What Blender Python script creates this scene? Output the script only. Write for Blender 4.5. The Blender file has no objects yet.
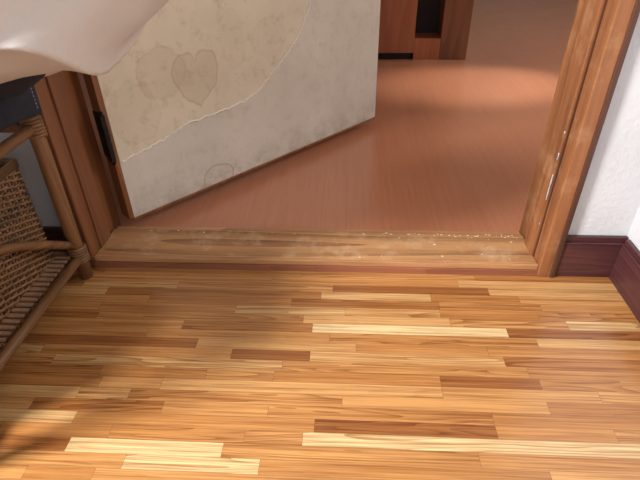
import bpy, bmesh, math, random
from mathutils import Matrix, Vector, noise
random.seed(7)
C=bpy.context.collection
def lin(c):
    return tuple(((x/255)/12.92 if x/255<=.04045 else ((x/255+.055)/1.055)**2.4) for x in c)+(1,)
# ---------------------------------------------------------------- materials
class NT:
    def __init__(s,name):
        s.m=bpy.data.materials.new(name); s.m.use_nodes=True; s.t=s.m.node_tree
        s.b=s.t.nodes['Principled BSDF']
    def n(s,typ,**k):
        q=s.t.nodes.new(typ)
        for a,v in k.items(): setattr(q,a,v)
        return q
    def l(s,a,b): s.t.links.new(a,b)
    def set(s,sock,v):
        if isinstance(v,bpy.types.NodeSocket): s.l(v,sock)
        else: sock.default_value=v
    def math(s,op,a,b=0,c=0,clamp=False):
        q=s.n('ShaderNodeMath',operation=op); q.use_clamp=clamp
        s.set(q.inputs[0],a); s.set(q.inputs[1],b); s.set(q.inputs[2],c); return q.outputs[0]
    def mix(s,f,a,b,bt='MIX'):
        q=s.n('ShaderNodeMix',data_type='RGBA',blend_type=bt)
        s.set(q.inputs[0],f); s.set(q.inputs[6],a); s.set(q.inputs[7],b); return q.outputs[2]
    def ramp(s,f,stops):
        q=s.n('ShaderNodeValToRGB'); s.set(q.inputs[0],f)
        e=q.color_ramp.elements
        while len(e)<len(stops): e.new(.5)
        for i,(p,c) in enumerate(stops):
            e[i].position=p; e[i].color=c if len(c)==4 else lin(c)
        return q.outputs[0]
    def noise(s,vec,scale,detail=4,rough=.5,dist=0):
        q=s.n('ShaderNodeTexNoise'); s.l(vec,q.inputs['Vector']); q.inputs['Scale'].default_value=scale
        q.inputs['Detail'].default_value=detail; q.inputs['Roughness'].default_value=rough; q.inputs['Distortion'].default_value=dist
        return q.outputs['Fac']
    def coord(s): return s.n('ShaderNodeTexCoord').outputs['Object']
    def vscale(s,v,sc,off=None):
        q=s.n('ShaderNodeVectorMath',operation='MULTIPLY'); s.l(v,q.inputs[0]); q.inputs[1].default_value=sc
        if off is None: return q.outputs[0]
        r=s.n('ShaderNodeVectorMath',operation='ADD'); s.l(q.outputs[0],r.inputs[0]); s.l(off,r.inputs[1]); return r.outputs[0]
    def comb(s,x,y,z):
        q=s.n('ShaderNodeCombineXYZ'); s.set(q.inputs[0],x); s.set(q.inputs[1],y); s.set(q.inputs[2],z); return q.outputs[0]
    def sep(s,v):
        q=s.n('ShaderNodeSeparateXYZ'); s.l(v,q.inputs[0]); return q.outputs
    def bump(s,h,strength=.2,dist=.001):
        q=s.n('ShaderNodeBump'); s.l(h,q.inputs['Height']); q.inputs['Strength'].default_value=strength; q.inputs['Distance'].default_value=dist
        s.l(q.outputs[0],s.b.inputs['Normal'])
    def fin(s,col,rough=.5,coat=0,spec=.5,cr=.25):
        s.set(s.b.inputs['Base Color'],col); s.set(s.b.inputs['Roughness'],rough); s.b.inputs['Coat Weight'].default_value=coat
        s.b.inputs['Coat Roughness'].default_value=cr; s.b.inputs['Specular IOR Level'].default_value=spec
        return s.m
def wood(name,dark,light,axis='X',scale=1,rough=.45,coat=0,worn=None,wornamt=.5,con=(.28,.72),ringk=.16,dirt=None,dirtamt=.4):
    t=NT(name); v=t.coord()
    sc={'X':(1.2,18,18),'Y':(18,1.2,18),'Z':(18,18,1.2)}[axis]
    sc=tuple(a*scale for a in sc)
    v2=t.vscale(v,sc)
    a=t.noise(v2,1.0,5,.6,.6)
    fine=t.noise(t.vscale(v,tuple(x*6 for x in sc)),1.5,3,.6)
    w=t.math('FRACT',t.math('MULTIPLY',t.noise(v2,.5,1,.4,.2),9))
    f=t.math('ADD',t.math('MULTIPLY',a,.55),t.math('ADD',t.math('MULTIPLY',fine,.3),t.math('MULTIPLY',w,ringk)))
    col=t.ramp(f,[(con[0],dark),(con[1],light)])
    if worn:
        n=t.noise(v,14,6,.7)
        col=t.mix(t.math('MULTIPLY',t.ramp(n,[(.5,(0,0,0,1)),(.68,(1,1,1,1))]),wornamt),col,lin(worn))
    if dirt:
        n=t.noise(t.vscale(v2,(.8,.8,.8),t.comb(5.,3.,9.)),1.3,6,.75)
        col=t.mix(t.math('MULTIPLY',t.ramp(n,[(.5,(0,0,0,1)),(.66,(1,1,1,1))]),dirtamt),col,lin(dirt))
    t.bump(fine,.25,.0008)
    return t.fin(col,rough,coat)
def plain(name,c,rough=.7,var=8,scale=8,bump=0,bs=80,metal=0):
    t=NT(name); v=t.coord(); n=t.noise(v,scale,5,.6)
    lo=tuple(max(0,x-var) for x in c); hi=tuple(min(255,x+var) for x in c)
    col=t.ramp(n,[(.3,lo),(.7,hi)])
    if bump: t.bump(t.noise(v,bs,3,.6),bump,.002)
    t.b.inputs['Metallic'].default_value=metal
    return t.fin(col,rough)

def strip_mat(name,stops,grain_dark,rough,coat,grainamt=.5,edge=.5,gap=.0006,along='X',spec=.5,patchamt=.25,ringw=.55,cr=.2):
    t=NT(name); v=t.coord()
    tone=t.n('ShaderNodeAttribute',attribute_name='tone').outputs['Fac']
    seed=t.n('ShaderNodeAttribute',attribute_name='seed').outputs['Fac']
    off=t.comb(t.math('MULTIPLY',seed,37.0),t.math('MULTIPLY',seed,91.0),t.math('MULTIPLY',seed,53.0))
    big=t.vscale(v,(2.6,42,1) if along=='X' else (34,3.2,1),off)
    s=t.noise(big,1.0,1.2,.4,.2)
    rings=t.math('FRACT',t.math('MULTIPLY',s,13.0))
    rings=t.math('POWER',rings,2.2)
    # only some staves are flat-sawn with strong cathedral figure
    gate=t.math('ADD',.25,t.math('MULTIPLY',t.math('GREATER_THAN',t.math('FRACT',t.math('MULTIPLY',seed,7.31)),.6),.9))
    rings=t.math('MULTIPLY',rings,gate)
    fine=t.noise(t.vscale(v,(10,700,1) if along=='X' else (700,10,1),off),1.0,3,.65)
    med=t.noise(t.vscale(v,(3,190,1) if along=='X' else (190,3,1),off),1.0,3,.6)
    base=t.ramp(tone,stops)
    g=t.math('ADD',t.math('MULTIPLY',rings,ringw),t.math('ADD',t.math('MULTIPLY',t.math('SUBTRACT',fine,.42),1.9),t.math('MULTIPLY',t.math('SUBTRACT',med,.42),2.1)),clamp=True)
    col=t.mix(t.math('MULTIPLY',g,grainamt),base,grain_dark,'MULTIPLY')
    patch=t.noise(v,5,3,.5)
    col=t.mix(t.math('MULTIPLY',patch,patchamt),col,(.75,.7,.62,1),'MULTIPLY')
    ed=t.n('ShaderNodeUVMap'); ed.uv_map='dist'
    e=t.sep(ed.outputs[0])
    sz=t.n('ShaderNodeUVMap'); sz.uv_map='size'
    z=t.sep(sz.outputs[0])
    dx=t.math('MINIMUM',e[0],t.math('SUBTRACT',z[0],e[0])); dy=t.math('MINIMUM',e[1],t.math('SUBTRACT',z[1],e[1]))
    d=t.math('MINIMUM',dx,dy)
    ln=t.math('SUBTRACT',1.0,t.math('DIVIDE',d,gap),clamp=True)
    col=t.mix(t.math('MULTIPLY',ln,edge),col,lin((70,40,20)))
    t.bump(t.math('SUBTRACT',fine,t.math('MULTIPLY',ln,2)),.15,.0006)
    r=t.math('ADD',rough-.06,t.math('MULTIPLY',t.noise(v,9,4,.6),.14))
    return t.fin(col,r,coat,spec,cr)

# ---------------------------------------------------------------- geometry helpers
def finish(bm,name,mat,parent=None,smooth=False):
    me=bpy.data.meshes.new(name); bm.normal_update(); bm.to_mesh(me); bm.free()
    o=bpy.data.objects.new(name,me); C.objects.link(o)
    for m in (mat if isinstance(mat,(list,tuple)) else [mat]): me.materials.append(m)
    if smooth:
        for p in me.polygons: p.use_smooth=True
    if parent: o.parent=parent
    return o
def box(name,lo,hi,mat,parent=None,bevel=0):
    bm=bmesh.new(); bmesh.ops.create_cube(bm,size=1)
    for v in bm.verts: v.co=Vector([(lo[i]+hi[i])/2+v.co[i]*(hi[i]-lo[i]) for i in range(3)])
    if bevel: bmesh.ops.bevel(bm,geom=bm.edges[:],offset=bevel,segments=3,affect='EDGES',profile=.6)
    return finish(bm,name,mat,parent)
def empty(name,loc=(0,0,0)):
    e=bpy.data.objects.new(name,None); e.empty_display_size=.05; e.location=loc; C.objects.link(e); return e
def tube_into(bm,pts,r,seg=10,cap=True):
    pts=[Vector(p) for p in pts]; rings=[]
    for i,p in enumerate(pts):
        d=(pts[min(i+1,len(pts)-1)]-pts[max(i-1,0)]).normalized()
        a=d.orthogonal() if abs(d.z)>.9 else d.cross(Vector((0,0,1)))
        a.normalize(); b=d.cross(a).normalized()
        if rings:
            pa=rings[-1][1]; a=(pa-d*pa.dot(d)).normalized(); b=d.cross(a)
        rr=r(i/(len(pts)-1)) if callable(r) else r
        rings.append(([bm.verts.new(p+a*rr*math.cos(2*math.pi*k/seg)+b*rr*math.sin(2*math.pi*k/seg)) for k in range(seg)],a))
    for i in range(len(rings)-1):
        A,B=rings[i][0],rings[i+1][0]
        for k in range(seg):
            bm.faces.new((A[k],A[(k+1)%seg],B[(k+1)%seg],B[k]))
    if cap:
        bm.faces.new(rings[0][0][::-1]); bm.faces.new(rings[-1][0])
def tube(name,pts,r,mat,parent=None,seg=10):
    bm=bmesh.new(); tube_into(bm,pts,r,seg); return finish(bm,name,mat,parent,True)

def strips(name,x0,x1,y0,y1,w,lmin,lmax,mat,along='X',fixed=(),z=0,thick=.02):
    """floor of individual staves; fixed=[(row_coord,a0,a1,tone)]"""
    bm=bmesh.new(); uvd=bm.loops.layers.uv.new('dist'); uvs=bm.loops.layers.uv.new('size')
    tl=bm.faces.layers.float.new('tone'); sl=bm.faces.layers.float.new('seed')
    A0,A1,B0,B1=(x0,x1,y0,y1) if along=='X' else (y0,y1,x0,x1)
    nrow=int(math.ceil((B1-B0)/w-1e-6))
    for r in range(nrow):
        b1=B1-r*w; b0=max(B0,b1-w)
        segs=[]; fx=sorted([f for f in fixed if b0<=f[0]<b1],key=lambda f:f[1])
        def fill(a,e):
            while a<e-1e-6:
                n=min(e,a+random.uniform(lmin,lmax))
                if e-n<lmin*.5: n=e
                segs.append((a,n,min(.93,max(0,random.gauss(.43,.21))))); a=n
        a=A0-random.uniform(0,lmax)
        for f in fx:
            fill(a,f[1]); segs.append((f[1],f[2],f[3])); a=f[2]
        fill(a,A1)
        for (s,e,t) in segs:
            s=max(s,A0); e=min(e,A1)
            if e<=s: continue
            co=[(s,b0),(e,b0),(e,b1),(s,b1)]
            if along=='X': vs=[bm.verts.new((p[0],p[1],z)) for p in co]
            else: vs=[bm.verts.new((p[1],p[0],z)) for p in co][::-1]; co=co[::-1]
            f=bm.faces.new(vs); f[tl]=t; f[sl]=random.random()
            for lp,p in zip(f.loops,co):
                lp[uvd].uv=(p[0]-s,p[1]-b0); lp[uvs].uv=(e-s,b1-b0)
    vs=[bm.verts.new(p) for p in ((x0,y0,z-thick),(x1,y0,z-thick),(x1,y1,z-thick),(x0,y1,z-thick))]
    bm.faces.new(vs[::-1])
    return finish(bm,name,mat)

# ---------------------------------------------------------------- camera
H=.57; F=495.0
R=Matrix.Rotation(math.radians(3.5),3,'Z')@Matrix.Rotation(math.radians(90-34.5),3,'X')@Matrix.Rotation(math.radians(-1.0),3,'Z')
cd=bpy.data.cameras.new('camera'); cam=bpy.data.objects.new('camera',cd); C.objects.link(cam)
cam.matrix_world=Matrix.Translation((0,0,H))@R.to_4x4(); cd.sensor_width=36; cd.lens=36*F/640; cd.clip_start=.02
bpy.context.scene.camera=cam

# ---------------------------------------------------------------- materials used
M_floor=strip_mat('parquet_oak',[(0,(156,100,54)),(.3,(186,130,74)),(.6,(202,150,92)),(.85,(218,178,122)),(1,(236,212,162))],(.36,.21,.11,1),.32,.55,.85,.5,cr=.16)
M_hall=strip_mat('hall_laminate',[(0,(190,126,94)),(1,(196,132,100))],(.78,.69,.62,1),.30,.45,.55,.2,.0008,'Y',.6,.1,.08,.18)
M_frame=wood('frame_wood',(92,52,30),(168,110,68),'Z',1,.52,.0,(190,150,112),.4,dirt=(70,42,26),dirtamt=.5)
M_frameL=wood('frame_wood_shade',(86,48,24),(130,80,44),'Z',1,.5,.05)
M_frameD=wood('frame_edge_wood',(60,34,24),(96,58,42),'Z',1.4,.5)
M_sill=wood('sill_wood',(112,72,44),(186,138,92),'X',.9,.55,.0,(214,186,150),.5,(.30,.68),.22,dirt=(96,66,46),dirtamt=.5)
M_sillr=wood('sill_red_strip',(112,62,44),(156,98,70),'X',1.2,.45)
M_sillb=wood('sill_back_rail',(140,92,56),(200,150,102),'X',1,.5,con=(.34,.62),dirt=(104,72,48))
M_base=wood('baseboard_mahogany',(36,15,19),(96,54,56),'X',1.6,.4,.15)
M_baseY=wood('baseboard_mahogany_side',(36,15,19),(96,54,56),'Y',1.6,.4,.15)
M_wall=plain('wallpaper_white',(208,210,214),.88,6,7,.6,110)
M_ceil=plain('ceiling_white',(225,225,222),.9,4,4)
M_hallwall=plain('hall_wallpaper',(196,190,180),.85,6,5)
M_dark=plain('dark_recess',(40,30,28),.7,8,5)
M_orange=wood('cabinet_wood',(150,84,52),(180,110,72),'Z',1,.4,.2)
M_post=wood('post_wood',(104,62,40),(140,90,60),'Z',1,.45)
M_doorwood=wood('door_edge_wood',(96,54,28),(150,96,54),'Z',1.3,.5)
M_iron=plain('hinge_iron',(26,24,24),.45,8,40,metal=.6)
M_rattan=wood('rattan_cane',(76,50,28),(138,94,56),'Z',2,.5)
M_rattanH=wood('rattan_cane_rail',(72,46,27),(136,94,56),'Y',2,.5)
M_navy=plain('navy_fabric',(24,27,38),.9,7,30,.5,400)
M_cloth=plain('white_cotton',(200,196,192),.9,6,6,.3,300)
M_flake=plain('paint_flake',(225,218,205),.8,5,50)
M_tag=plain('fabric_tag',(196,176,140),.8,14,60)

def door_paper(name,c,cs,rings,spot=.35,low=0):
    t=NT(name); v=t.coord(); p=t.sep(v)
    n=t.noise(v,6,5,.6); col=t.ramp(n,[(.3,tuple(x-9 for x in c)),(.7,tuple(min(255,x+7) for x in c))])
    sp=t.noise(v,30,6,.7)
    col=t.mix(t.math('MULTIPLY',t.ramp(sp,[(.52,(0,0,0,1)),(.72,(1,1,1,1))]),spot),col,lin(cs))
    if low:
        k=t.math('SUBTRACT',1.0,t.math('DIVIDE',t.math('SUBTRACT',p[2],.03),.07),clamp=True)
        k=t.math('MULTIPLY',k,t.ramp(t.noise(v,18,6,.75),[(.42,(0,0,0,1)),(.62,(1,1,1,1))]))
        col=t.mix(t.math('MULTIPLY',k,low),col,lin((120,98,76)))
    wob=t.math('MULTIPLY',t.math('SUBTRACT',t.noise(v,20,3,.5),.5),.8)
    for (s0,z0,rx,rz,ea,ia,heart) in rings:
        a=t.math('DIVIDE',t.math('SUBTRACT',p[0],s0),rx); b=t.math('DIVIDE',t.math('SUBTRACT',p[2],z0),rz)
        if heart: b=t.math('SUBTRACT',b,t.math('MULTIPLY',t.math('SQRT',t.math('ABSOLUTE',a)),.6))
        d=t.math('ADD',t.math('SQRT',t.math('ADD',t.math('MULTIPLY',a,a),t.math('MULTIPLY',b,b))),wob)
        edge=t.math('SUBTRACT',1.0,t.math('DIVIDE',t.math('ABSOLUTE',t.math('SUBTRACT',d,1.0)),.08),clamp=True)
        ins=t.math('LESS_THAN',d,1.0)
        f=t.math('ADD',t.math('MULTIPLY',edge,ea),t.math('MULTIPLY',ins,ia),clamp=True)
        col=t.mix(f,col,lin(cs))
    t.bump(t.noise(v,140,3,.6),.2,.001)
    return t.fin(col,.72)
M_face=door_paper('door_face_grey',(202,194,180),(152,128,98),[(.222,.045,.040,.030,.6,.05,0)],.28,.4)
M_paper=door_paper('door_wallpaper_cream',(208,196,174),(158,128,92),[(.205,.262,.055,.046,.34,.2,1),(.125,.30,.05,.05,.16,.14,0),(.30,.33,.03,.06,.06,.06,0),(.06,.24,.05,.06,.1,.08,0),(.40,.32,.05,.04,.08,.06,0)],.5)
M_tear=plain('torn_paper_edge',(232,226,212),.8,5,30)

# ---------------------------------------------------------------- room shell
fixed=[(.577,-.05,.26,.97),(.377,-.05,.40,.94),(.357,-.35,-.15,.92),(.597,.36,.487,.88),(.397,.20,.35,.35),(.397,-.60,-.36,.85),(.663,-.04,.15,.84),(.557,.30,.487,.72),(.513,-.05,.24,.75),(.637,-.34,-.09,.25),(.457,-.35,-.26,.6),(.477,-.10,.14,.30),(.477,.28,.45,.45),(.61,.16,.32,.3),
 (.493,-.44,-.09,.78),(.437,-.30,.0,.5),(.42,-.1,.2,.42),(.65,.30,.48,.6),(.685,-.30,-.02,.5),(.537,.02,.22,.35),(.337,-.10,.25,.4),(.317,-.3,.1,.55)]
floor=strips('floor',-1.7,.487,-1.6,.727,.02,.14,.42,M_floor,'X',fixed)
hall=strips('floor_hall',-1.7,2.6,.83,4.6,.1,1.0,1.9,M_hall,'Y')
XL,XR=-.472,.349; WY0,WY1=.735,.850
CZ=2.35
box('wall_front_right',(XR+.025,WY0,0),(.56,WY1,CZ),M_wall)
box('wall_front_left',(-1.7,WY0,0),(XL-.025,WY1,CZ),M_wall)
box('wall_front_top',(XL-.025,WY0,2.04),(XR+.025,WY1,CZ),M_wall)
box('wall_hall_near_right',(.56,WY0,0),(2.6,WY1,CZ),M_hallwall)
box('wall_right',(.487,-1.6,0),(.56,WY0,CZ),M_wall)
def frame_window(nm,ax,c0,c1,a0,a1,z0,z1):
    wn=empty(nm); m=(a0+a1)/2
    for k,(p,q,r,s) in enumerate(((a0,a0+.04,z0,z1),(a1-.04,a1,z0,z1),(m-.02,m+.02,z0,z1),(a0,a1,z0,z0+.04),(a0,a1,z1-.04,z1))):
        if ax=='X': box('bar_%d'%k,(p,c0,r),(q,c1,s),M_frame,wn)
        else: box('bar_%d'%k,(c0,p,r),(c1,q,s),M_frame,wn)
def holed(nm,ax,c0,c1,a0,a1,h0,h1,z0,z1,mat):
    w=empty(nm)
    for k,(p,q,r,s) in enumerate(((a0,a1,0,z0),(a0,a1,z1,CZ),(a0,h0,z0,z1),(h1,a1,z0,z1))):
        if ax=='X': box('panel_%d'%k,(p,c0,r),(q,c1,s),mat,w)
        else: box('panel_%d'%k,(c0,p,r),(c1,q,s),mat,w)
holed('wall_left','Y',-1.78,-1.7,-1.6,WY1,-.95,.05,1.2,2.1,M_wall)
frame_window('window_1','Y',-1.77,-1.71,-.95,.05,1.2,2.1)
holed('wall_back','X',-1.68,-1.6,-1.7,.56,-1.2,0,.9,1.95,M_wall)
frame_window('window_2','X',-1.67,-1.61,-1.2,0,.9,1.95)
box('wall_hall_left',(-1.78,WY1,0),(-1.7,4.6,CZ),M_hallwall)
box('ceiling',(-1.7,-1.6,CZ),(.56,WY1,CZ+.05),M_ceil)
box('ceiling_hall',(-1.7,WY1,CZ),(2.6,4.6,CZ+.05),M_ceil)
box('wall_hall_far',(-1.7,4.6,0),(2.68,4.68,CZ),M_hallwall)
holed('wall_hall_right','Y',2.6,2.68,WY0,4.6,1.2,2.6,.9,2.0,M_hallwall)
frame_window('window_3','Y',2.61,2.67,1.2,2.6,.9,2.0)

def baseboard(name,lo,hi,mat,ax):
    e=empty(name)
    box('board',lo,hi,mat,e,.002)
    h=hi[2]
    l2=list(lo); h2=list(hi); l2[2]=h; h2[2]=h+.011
    if ax=='X': l2[1]=lo[1]+.003
    else: l2[0]=lo[0]+.003
    box('cap',tuple(l2),tuple(h2),mat,e,.0025)
baseboard('baseboard_front',(.379,.724,0),(.487,WY0,.074),M_base,'X')
baseboard('baseboard_right',(.476,-1.6,0),(.487,.7235,.074),M_baseY,'Y')
baseboard('baseboard_left_front',(-1.7,.724,0),(-.502,WY0,.074),M_base,'X')

# door frame
fr=empty('door_frame')
box('right_casing',(XR,.722,0),(XR+.027,.760,2.03),M_frame,fr,.003)
box('right_casing_edge',(XR+.021,.719,0),(XR+.030,.735,2.03),M_frameD,fr,.002)
box('right_stop',(XR-.006,.757,.0),(XR+.025,.800,2.0),M_frame,fr,.0015)
box('right_bead',(XR-.002,.7535,.0),(XR+.02,.7575,2.0),M_frameD,fr)
box('right_rebate',(XR+.004,.797,.0),(XR+.03,.858,2.0),M_frame,fr,.0015)
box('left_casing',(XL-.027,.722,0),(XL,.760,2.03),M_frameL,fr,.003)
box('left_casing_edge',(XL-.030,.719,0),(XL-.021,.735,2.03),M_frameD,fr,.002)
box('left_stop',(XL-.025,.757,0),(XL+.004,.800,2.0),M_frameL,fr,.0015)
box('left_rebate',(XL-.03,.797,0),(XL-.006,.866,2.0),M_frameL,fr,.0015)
box('head',(XL-.027,.722,2.0),(XR+.027,.858,2.04),M_frame,fr,.002)
# sill
sl=empty('door_sill')
box('board',(XL,.730,0),(XR,.826,.022),M_sill,sl,.003)
box('front_nosing',(XL,.7265,.012),(XR,.7345,.0235),M_sillb,sl,.0025)
box('front_strip',(XL,.7235,0),(XR,.730,.0125),M_sillr,sl,.001)
box('back_rail',(XL,.826,0),(XR,.842,.018),M_sillb,sl,.003)
box('back_groove',(XL,.842,0),(XR,.853,.008),M_frameD,sl,.001)
bm=bmesh.new()
for i in range(50):
    x=random.choice([random.uniform(.02,.345),random.uniform(.2,.345),random.uniform(-.45,.34)]); y=random.choice([random.gauss(.818,.004),random.gauss(.818,.003),random.uniform(.74,.825)]); 
    y=min(.824,y); s=random.uniform(.0004,.0014); a0=random.random()*6
    n=random.randint(4,6); vs=[bm.verts.new((x+s*(.6+random.random())*math.cos(a0+k*6.283/n)*1.8,y+s*.7*math.sin(a0+k*6.283/n),.0219)) for k in range(n)]
    up=[bm.verts.new(v.co+Vector((0,0,.0008))) for v in vs]
    bm.faces.new(up)
    for k in range(n): bm.faces.new((vs[k],vs[(k+1)%n],up[(k+1)%n],up[k]))
finish(bm,'paint_flakes',M_flake,sl)
bm=bmesh.new()
for z0,z1 in ((.140,.190),(.215,.228),(.26,.265),(.09,.098)):
    z=z0
    pts=[]
    while z<z1: pts.append((XR-.0055-.0002,.7575+random.uniform(-.0006,.001),z)); z+=.004
    if len(pts)>1: tube_into(bm,pts,lambda t:.0006+random.random()*.0007,6)
finish(bm,'chipped_paint',plain('chip_pale',(180,186,198),.8,8,60),fr,True)

# door leaf (local: x along width, y thickness away from room, z up)
DW=.793; ang=math.atan2(.593,.526)
door=empty('door_1',(-.442,.849,0)); door.rotation_euler=(0,0,ang)
box('slab',(.006,.001,.03),(DW,.034,1.98),M_face,door)
box('hinge_stile',(-.004,0,.03),(.0065,.035,1.98),M_doorwood,door,.001)
box('bottom_rail',(.006,.0012,.024),(DW,.0338,.0305),M_doorwood,door)
tear=[(.0068,.157),(.018,.156),(.03,.162),(.045,.161),(.06,.166),(.073,.166),(.09,.172),(.105,.172),(.12,.179),(.14,.183),(.155,.188),(.172,.191),(.19,.189),(.21,.193),(.23,.191),(.25,.194),(.27,.193),(.290,.197),(.31,.199),(.33,.204),(.345,.208),(.36,.216),(.371,.222),(.385,.232),(.40,.244),(.415,.252),(.43,.262),(.446,.275),(.46,.285),(.475,.298),(.487,.309),(.496,.321),(.507,.337),(.517,.352),(.525,.365),(.531,.381),(.538,.41),(.548,.45),(.552,.52),(.56,.62),(.555,.8),(.565,1.1),(.56,1.5),(.565,1.97)]
fine=[]
for i in range(len(tear)-1):
    for k in range(4):
        t=k/4; fine.append((tear[i][0]*(1-t)+tear[i+1][0]*t+(random.uniform(-.0016,.0016) if i else 0),tear[i][1]*(1-t)+tear[i+1][1]*t+random.uniform(-.0016,.0016)))
fine.append(tear[-1])
bm=bmesh.new(); loop=fine+[(.0068,1.97)]
a=[bm.verts.new((s,-.0004,z)) for s,z in loop]; b=[bm.verts.new((s,.0012,z)) for s,z in loop]
bm.faces.new(a); 
for k in range(len(a)): bm.faces.new((a[k],b[k],b[(k+1)%len(a)],a[(k+1)%len(a)]))
bmesh.ops.triangulate(bm,faces=[f for f in bm.faces if len(f.verts)>4])
bmesh.ops.recalc_face_normals(bm,faces=bm.faces[:])
finish(bm,'torn_wallpaper',M_paper,door)
bm=bmesh.new(); tube_into(bm,[(s,-.0006,z) for s,z in fine[1:]],lambda t:.0012+.0009*random.random(),5); finish(bm,'tear_curl',M_tear,door,True)
for zc in (.21,1.75):
    box('hinge_leaf',(-.0062,.003,zc-.045),(-.0035,.033,zc+.045),M_iron,door,.0008)
    box('hinge_leaf_b',(-.012,-.012,zc-.045),(-.0045,.004,zc+.045),M_iron,door,.0008)
    bm=bmesh.new()
    for k in range(5): tube_into(bm,[(-.006,-.004,zc-.045+k*.018+.0005),(-.006,-.004,zc-.045+k*.018+.0175)],.0055,12)
    tube_into(bm,[(-.006,-.004,zc-.052),(-.006,-.004,zc+.052)],.0035,10)
    finish(bm,'hinge_knuckle',M_iron,door,True)
tube('door_handle',[(DW-.06,0,1.0),(DW-.06,-.05,1.0),(DW-.17,-.055,1.0)],.009,M_iron,door)

# furniture in hall
cb=empty('wooden_cabinet')
box('body',(-.35,2.19,.03),(.275,2.70,1.8),M_orange,cb,.002)
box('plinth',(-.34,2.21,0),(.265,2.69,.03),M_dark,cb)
box('wall_hall_stub',(.275,2.31,0),(.40,2.42,CZ),M_dark)  # dark gap beside the cabinet, its shade put into the wall colour
box('baseboard_hall',(.277,2.20,0),(.385,2.31,.085),M_orange)
box('trim_hall_post',(.385,2.20,0),(.500,2.42,CZ),M_post,None,.004)

# ---------------------------------------------------------------- rattan shelf
rs=empty('rattan_shelf')
X0,X1,Y0,Y1=-.90,-.478,.30,.697
for i,(x,y) in enumerate(((X1,Y1),(X0,Y1),(X1,Y0),(X0,Y0))):
    tube('leg_%d'%(i+1),[(x,y,0.0),(x,y,.12),(x+.001,y,.25),(x,y,.42)],.012,M_rattan,rs,12)
for k,z in enumerate((.045,.29,.41)):
    tube('side_rail_%d'%k,[(X1,Y0,z),(X1,Y1,z)],.0085,M_rattanH,rs); tube('side_rail_b%d'%k,[(X0,Y0,z),(X0,Y1,z)],.0085,M_rattanH,rs)
    tube('front_rail_%d'%k,[(X0,Y0,z),(X1,Y0,z)],.0085,M_rattanH,rs); tube('back_rail_%d'%k,[(X0,Y1,z),(X1,Y1,z)],.0085,M_rattanH,rs)
tube('curved_brace',[(X1-.002,Y1,.068),(X1-.008,Y1-.04,.098),(X1-.014,Y1-.08,.126),(X1-.016,Y1-.12,.150),(X1-.017,Y1-.17,.174),(X1-.017,Y1-.25,.194),(X1-.014,Y1-.33,.200),(X1-.004,Y0,.200)],.0075,M_rattanH,rs)
def slats(nm,z):
    bm=bmesh.new()
    y=Y0+.01
    while y<Y1: tube_into(bm,[(X0,y,z),(X1-.01,y,z)],.0045,6); y+=.0125
    finish(bm,nm,M_rattanH,rs,True)
slats('low_slats',.050); slats('top_slats',.415)
bm=bmesh.new()
for z in (.05,.29):
    for k in range(6): 
        pts=[(X1+.0135*math.cos(a),Y1+.0135*math.sin(a),z+(k-2.5)*.0055+.003*a/6.3) for a in [i*math.pi/6 for i in range(13)]]
        tube_into(bm,pts,.003,6)
finish(bm,'joint_binding',M_rattanH,rs,True)
bk=empty('wicker_basket')
def weave(nm,ax,fixedc,a0,a1,z0,z1,mat,parent):
    bm=bmesh.new(); pitch=.014; n=int((a1-a0)/pitch)
    for i in range(n+1):
        a=a0+(a1-a0)*i/n
        tube_into(bm,[(fixedc,a,z) if ax=='Y' else (a,fixedc,z) for z in (z0,z1)],.0026,6)
    rows=int((z1-z0)/.0052)
    for r in range(rows):
        z=z0+.0026+r*.0052; pts=[]
        for i in range(n*4+1):
            a=a0+(a1-a0)*i/(n*4)
            d=.0034*math.cos(math.pi*i/4+math.pi*(r%2))
            pts.append((fixedc+d,a,z) if ax=='Y' else (a,fixedc+d,z))
        tube_into(bm,pts,.0025,5)
    return finish(bm,nm,mat,parent,True)
M_wick=wood('wicker',(60,38,22),(146,106,66),'Y',3,.55)
bx0,bx1,by0,by1,bz0,bz1=-.86,-.512,.33,.672,.058,.235
weave('side_weave','Y',bx1,by0,by1,bz0,bz1,M_wick,bk); weave('side_weave_far','Y',bx0,by0,by1,bz0,bz1,M_wick,bk)
weave('front_weave','X',by0,bx0,bx1,bz0,bz1,M_wick,bk); weave('back_weave','X',by1,bx0,bx1,bz0,bz1,M_wick,bk)
box('base',(bx0,by0,.0555),(bx1,by1,.062),M_wick,bk)
box('lid',(bx0+.004,by0+.004,bz1-.004),(bx1-.004,by1-.004,bz1+.004),plain('basket_lining',(70,50,36),.9,10,30),bk)
for k in range(3):
    z=bz1+.002+k*.004
    tube('rim_%d'%k,[(bx0,by0,z),(bx1,by0,z),(bx1+.001,by1,z),(bx0,by1,z),(bx0,by0,z)],.0045,M_wick,bk)

# navy garment draped over shelf top with stitched hem
ng=empty('navy_garment')
bm=bmesh.new()
nu,nv=60,40; prof=[(-.88,.424),(-.60,.425),(-.49,.427),(-.464,.424),(-.459,.412),(-.457,.38),(-.457,.35),(-.459,.318)]
def pl(t):
    ds=[0]
    for a,b in zip(prof,prof[1:]): ds.append(ds[-1]+math.dist(a,b))
    L=t*ds[-1]
    for i in range(len(prof)-1):
        if L<=ds[i+1]+1e-9:
            k=(L-ds[i])/(ds[i+1]-ds[i]); return [prof[i][j]*(1-k)+prof[i+1][j]*k for j in (0,1)]
    return prof[-1]
g=[]
for i in range(nu+1):
    row=[]; x,z=pl(i/nu)
    for j in range(nv+1):
        y=.30+.395*j/nv
        w_=max(0,(i/nu-.75)*4)
        row.append(bm.verts.new((x+w_*.004*math.sin(y*50)+.002*noise.noise(Vector((x*20,y*20,z*20))),y,z+.014*w_*noise.noise(Vector((y*9,3,1))))))
    g.append(row)
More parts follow.
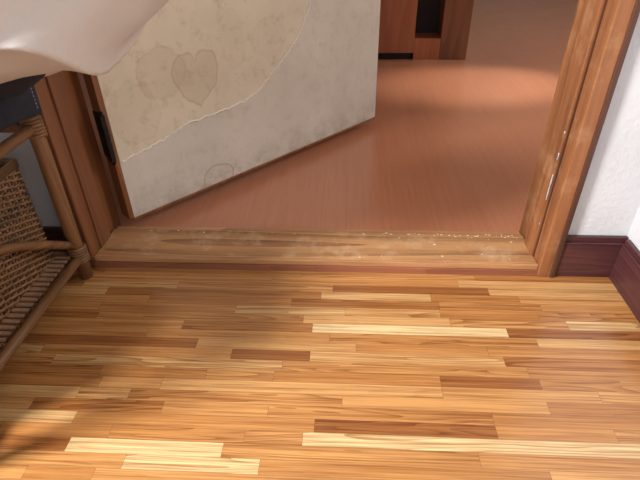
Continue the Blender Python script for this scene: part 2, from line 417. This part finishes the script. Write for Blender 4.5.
for i in range(nu):
    for j in range(nv): bm.faces.new((g[i][j],g[i+1][j],g[i+1][j+1],g[i][j+1]))
o=finish(bm,'drape',M_navy,ng,True); md=o.modifiers.new('s','SOLIDIFY'); md.thickness=.004; md.offset=1
bm=bmesh.new(); z=.325
while z<.415: tube_into(bm,[(-.4515,.683,z),(-.4515,.683,z+.003)],.0007,5); z+=.0055
finish(bm,'stitching',plain('stitch_thread',(150,150,155),.8),ng)

def bundle(nm,c,r,mat,parent,seed,amp,flo,lift=.045):
    bm=bmesh.new(); bmesh.ops.create_icosphere(bm,subdivisions=7,radius=1)
    for v in bm.verts:
        n=v.co.normalized()
        e=2/2.5
        q=Vector([math.copysign(abs(n[i])**e,n[i]) for i in range(3)])
        p=Vector([c[i]+q[i]*r[i] for i in range(3)])
        u=q.x
        p.z+=lift*max(0,u+.1)**1.5*(1 if q.z<0 else -.2)
        p.y+=.02*u
        s=Vector((p.x*4+p.z*3,p.y*6,p.z*10-p.x*8))+Vector((seed,0,0))
        d=amp*noise.noise(s)
        ridge=1-abs(noise.noise(s*1.1+Vector((0,seed*3,0)))*2.2)
        d+=amp*.8*max(0,ridge)**2-amp*.3
        p+=n*d
        p.y=min(p.y,.714-.01*(1-abs(n.y)))
        if p.x<-.455: p.z=max(p.z,flo)
        elif p.x<-.425:
            k=(p.x+.455)/.03; p.z=max(p.z,flo*(1-k)+(p.z if p.z<flo else flo)*k)
        v.co=p
    return finish(bm,nm,mat,parent,True)
bundle('folded_sleeve',(-.430,.615,.421),(.105,.075,.054),M_navy,ng,4,.008,.430,.065)
wb=empty('white_bedding')
bundle('cloth',(-.434,.582,.512),(.264,.120,.134),M_cloth,wb,1,.024,.434,.05)
box('care_tag',(-.190,.600,.484),(-.1885,.612,.496),M_tag,wb)

# ---------------------------------------------------------------- light
wd=bpy.data.worlds.new('world'); bpy.context.scene.world=wd; wd.use_nodes=True
wt=wd.node_tree; sky=wt.nodes.new('ShaderNodeTexSky'); sky.sky_type='NISHITA'; sky.sun_disc=False; sky.sun_elevation=math.radians(40)
wt.links.new(sky.outputs[0],wt.nodes['Background'].inputs[0]); wt.nodes['Background'].inputs[1].default_value=.15
def area(name,loc,target,sx,sy,power,col=(1,1,1),spread=180):
    l=bpy.data.lights.new(name,'AREA'); l.shape='RECTANGLE'; l.size=sx; l.size_y=sy; l.energy=power; l.color=col; l.spread=math.radians(spread)
    o=bpy.data.objects.new(name,l); C.objects.link(o); o.location=loc
    o.rotation_euler=(Vector(target)-Vector(loc)).to_track_quat('-Z','Y').to_euler(); return o
area('window_daylight',(-1.64,-.45,1.65),(0,.4,0),.42,.42,56,(1,.975,.94),125)
area('back_fill_light',(-.6,-1.55,1.45),(-.1,.8,.1),1.1,.9,8,(.96,.98,1))  # weak fill lamp added behind the camera to lift the dim side
area('hall_daylight',(2.54,1.9,1.45),(.6,1.5,0),1.2,.9,33,(1,.97,.94))
def spot(name,loc,target,power,deg,blend,size,col=(1,1,1)):
    l=bpy.data.lights.new(name,'SPOT'); l.energy=power; l.spot_size=math.radians(deg); l.spot_blend=blend; l.shadow_soft_size=size; l.color=col
    o=bpy.data.objects.new(name,l); C.objects.link(o); o.location=loc
    o.rotation_euler=(Vector(target)-Vector(loc)).to_track_quat('-Z','Y').to_euler(); return o
spot('hall_sunbeam',(2.5,2.0,1.6),(.50,1.86,0),400,13,.9,.05,(1,.95,.88))
bpy.context.scene.view_settings.view_transform='Standard'
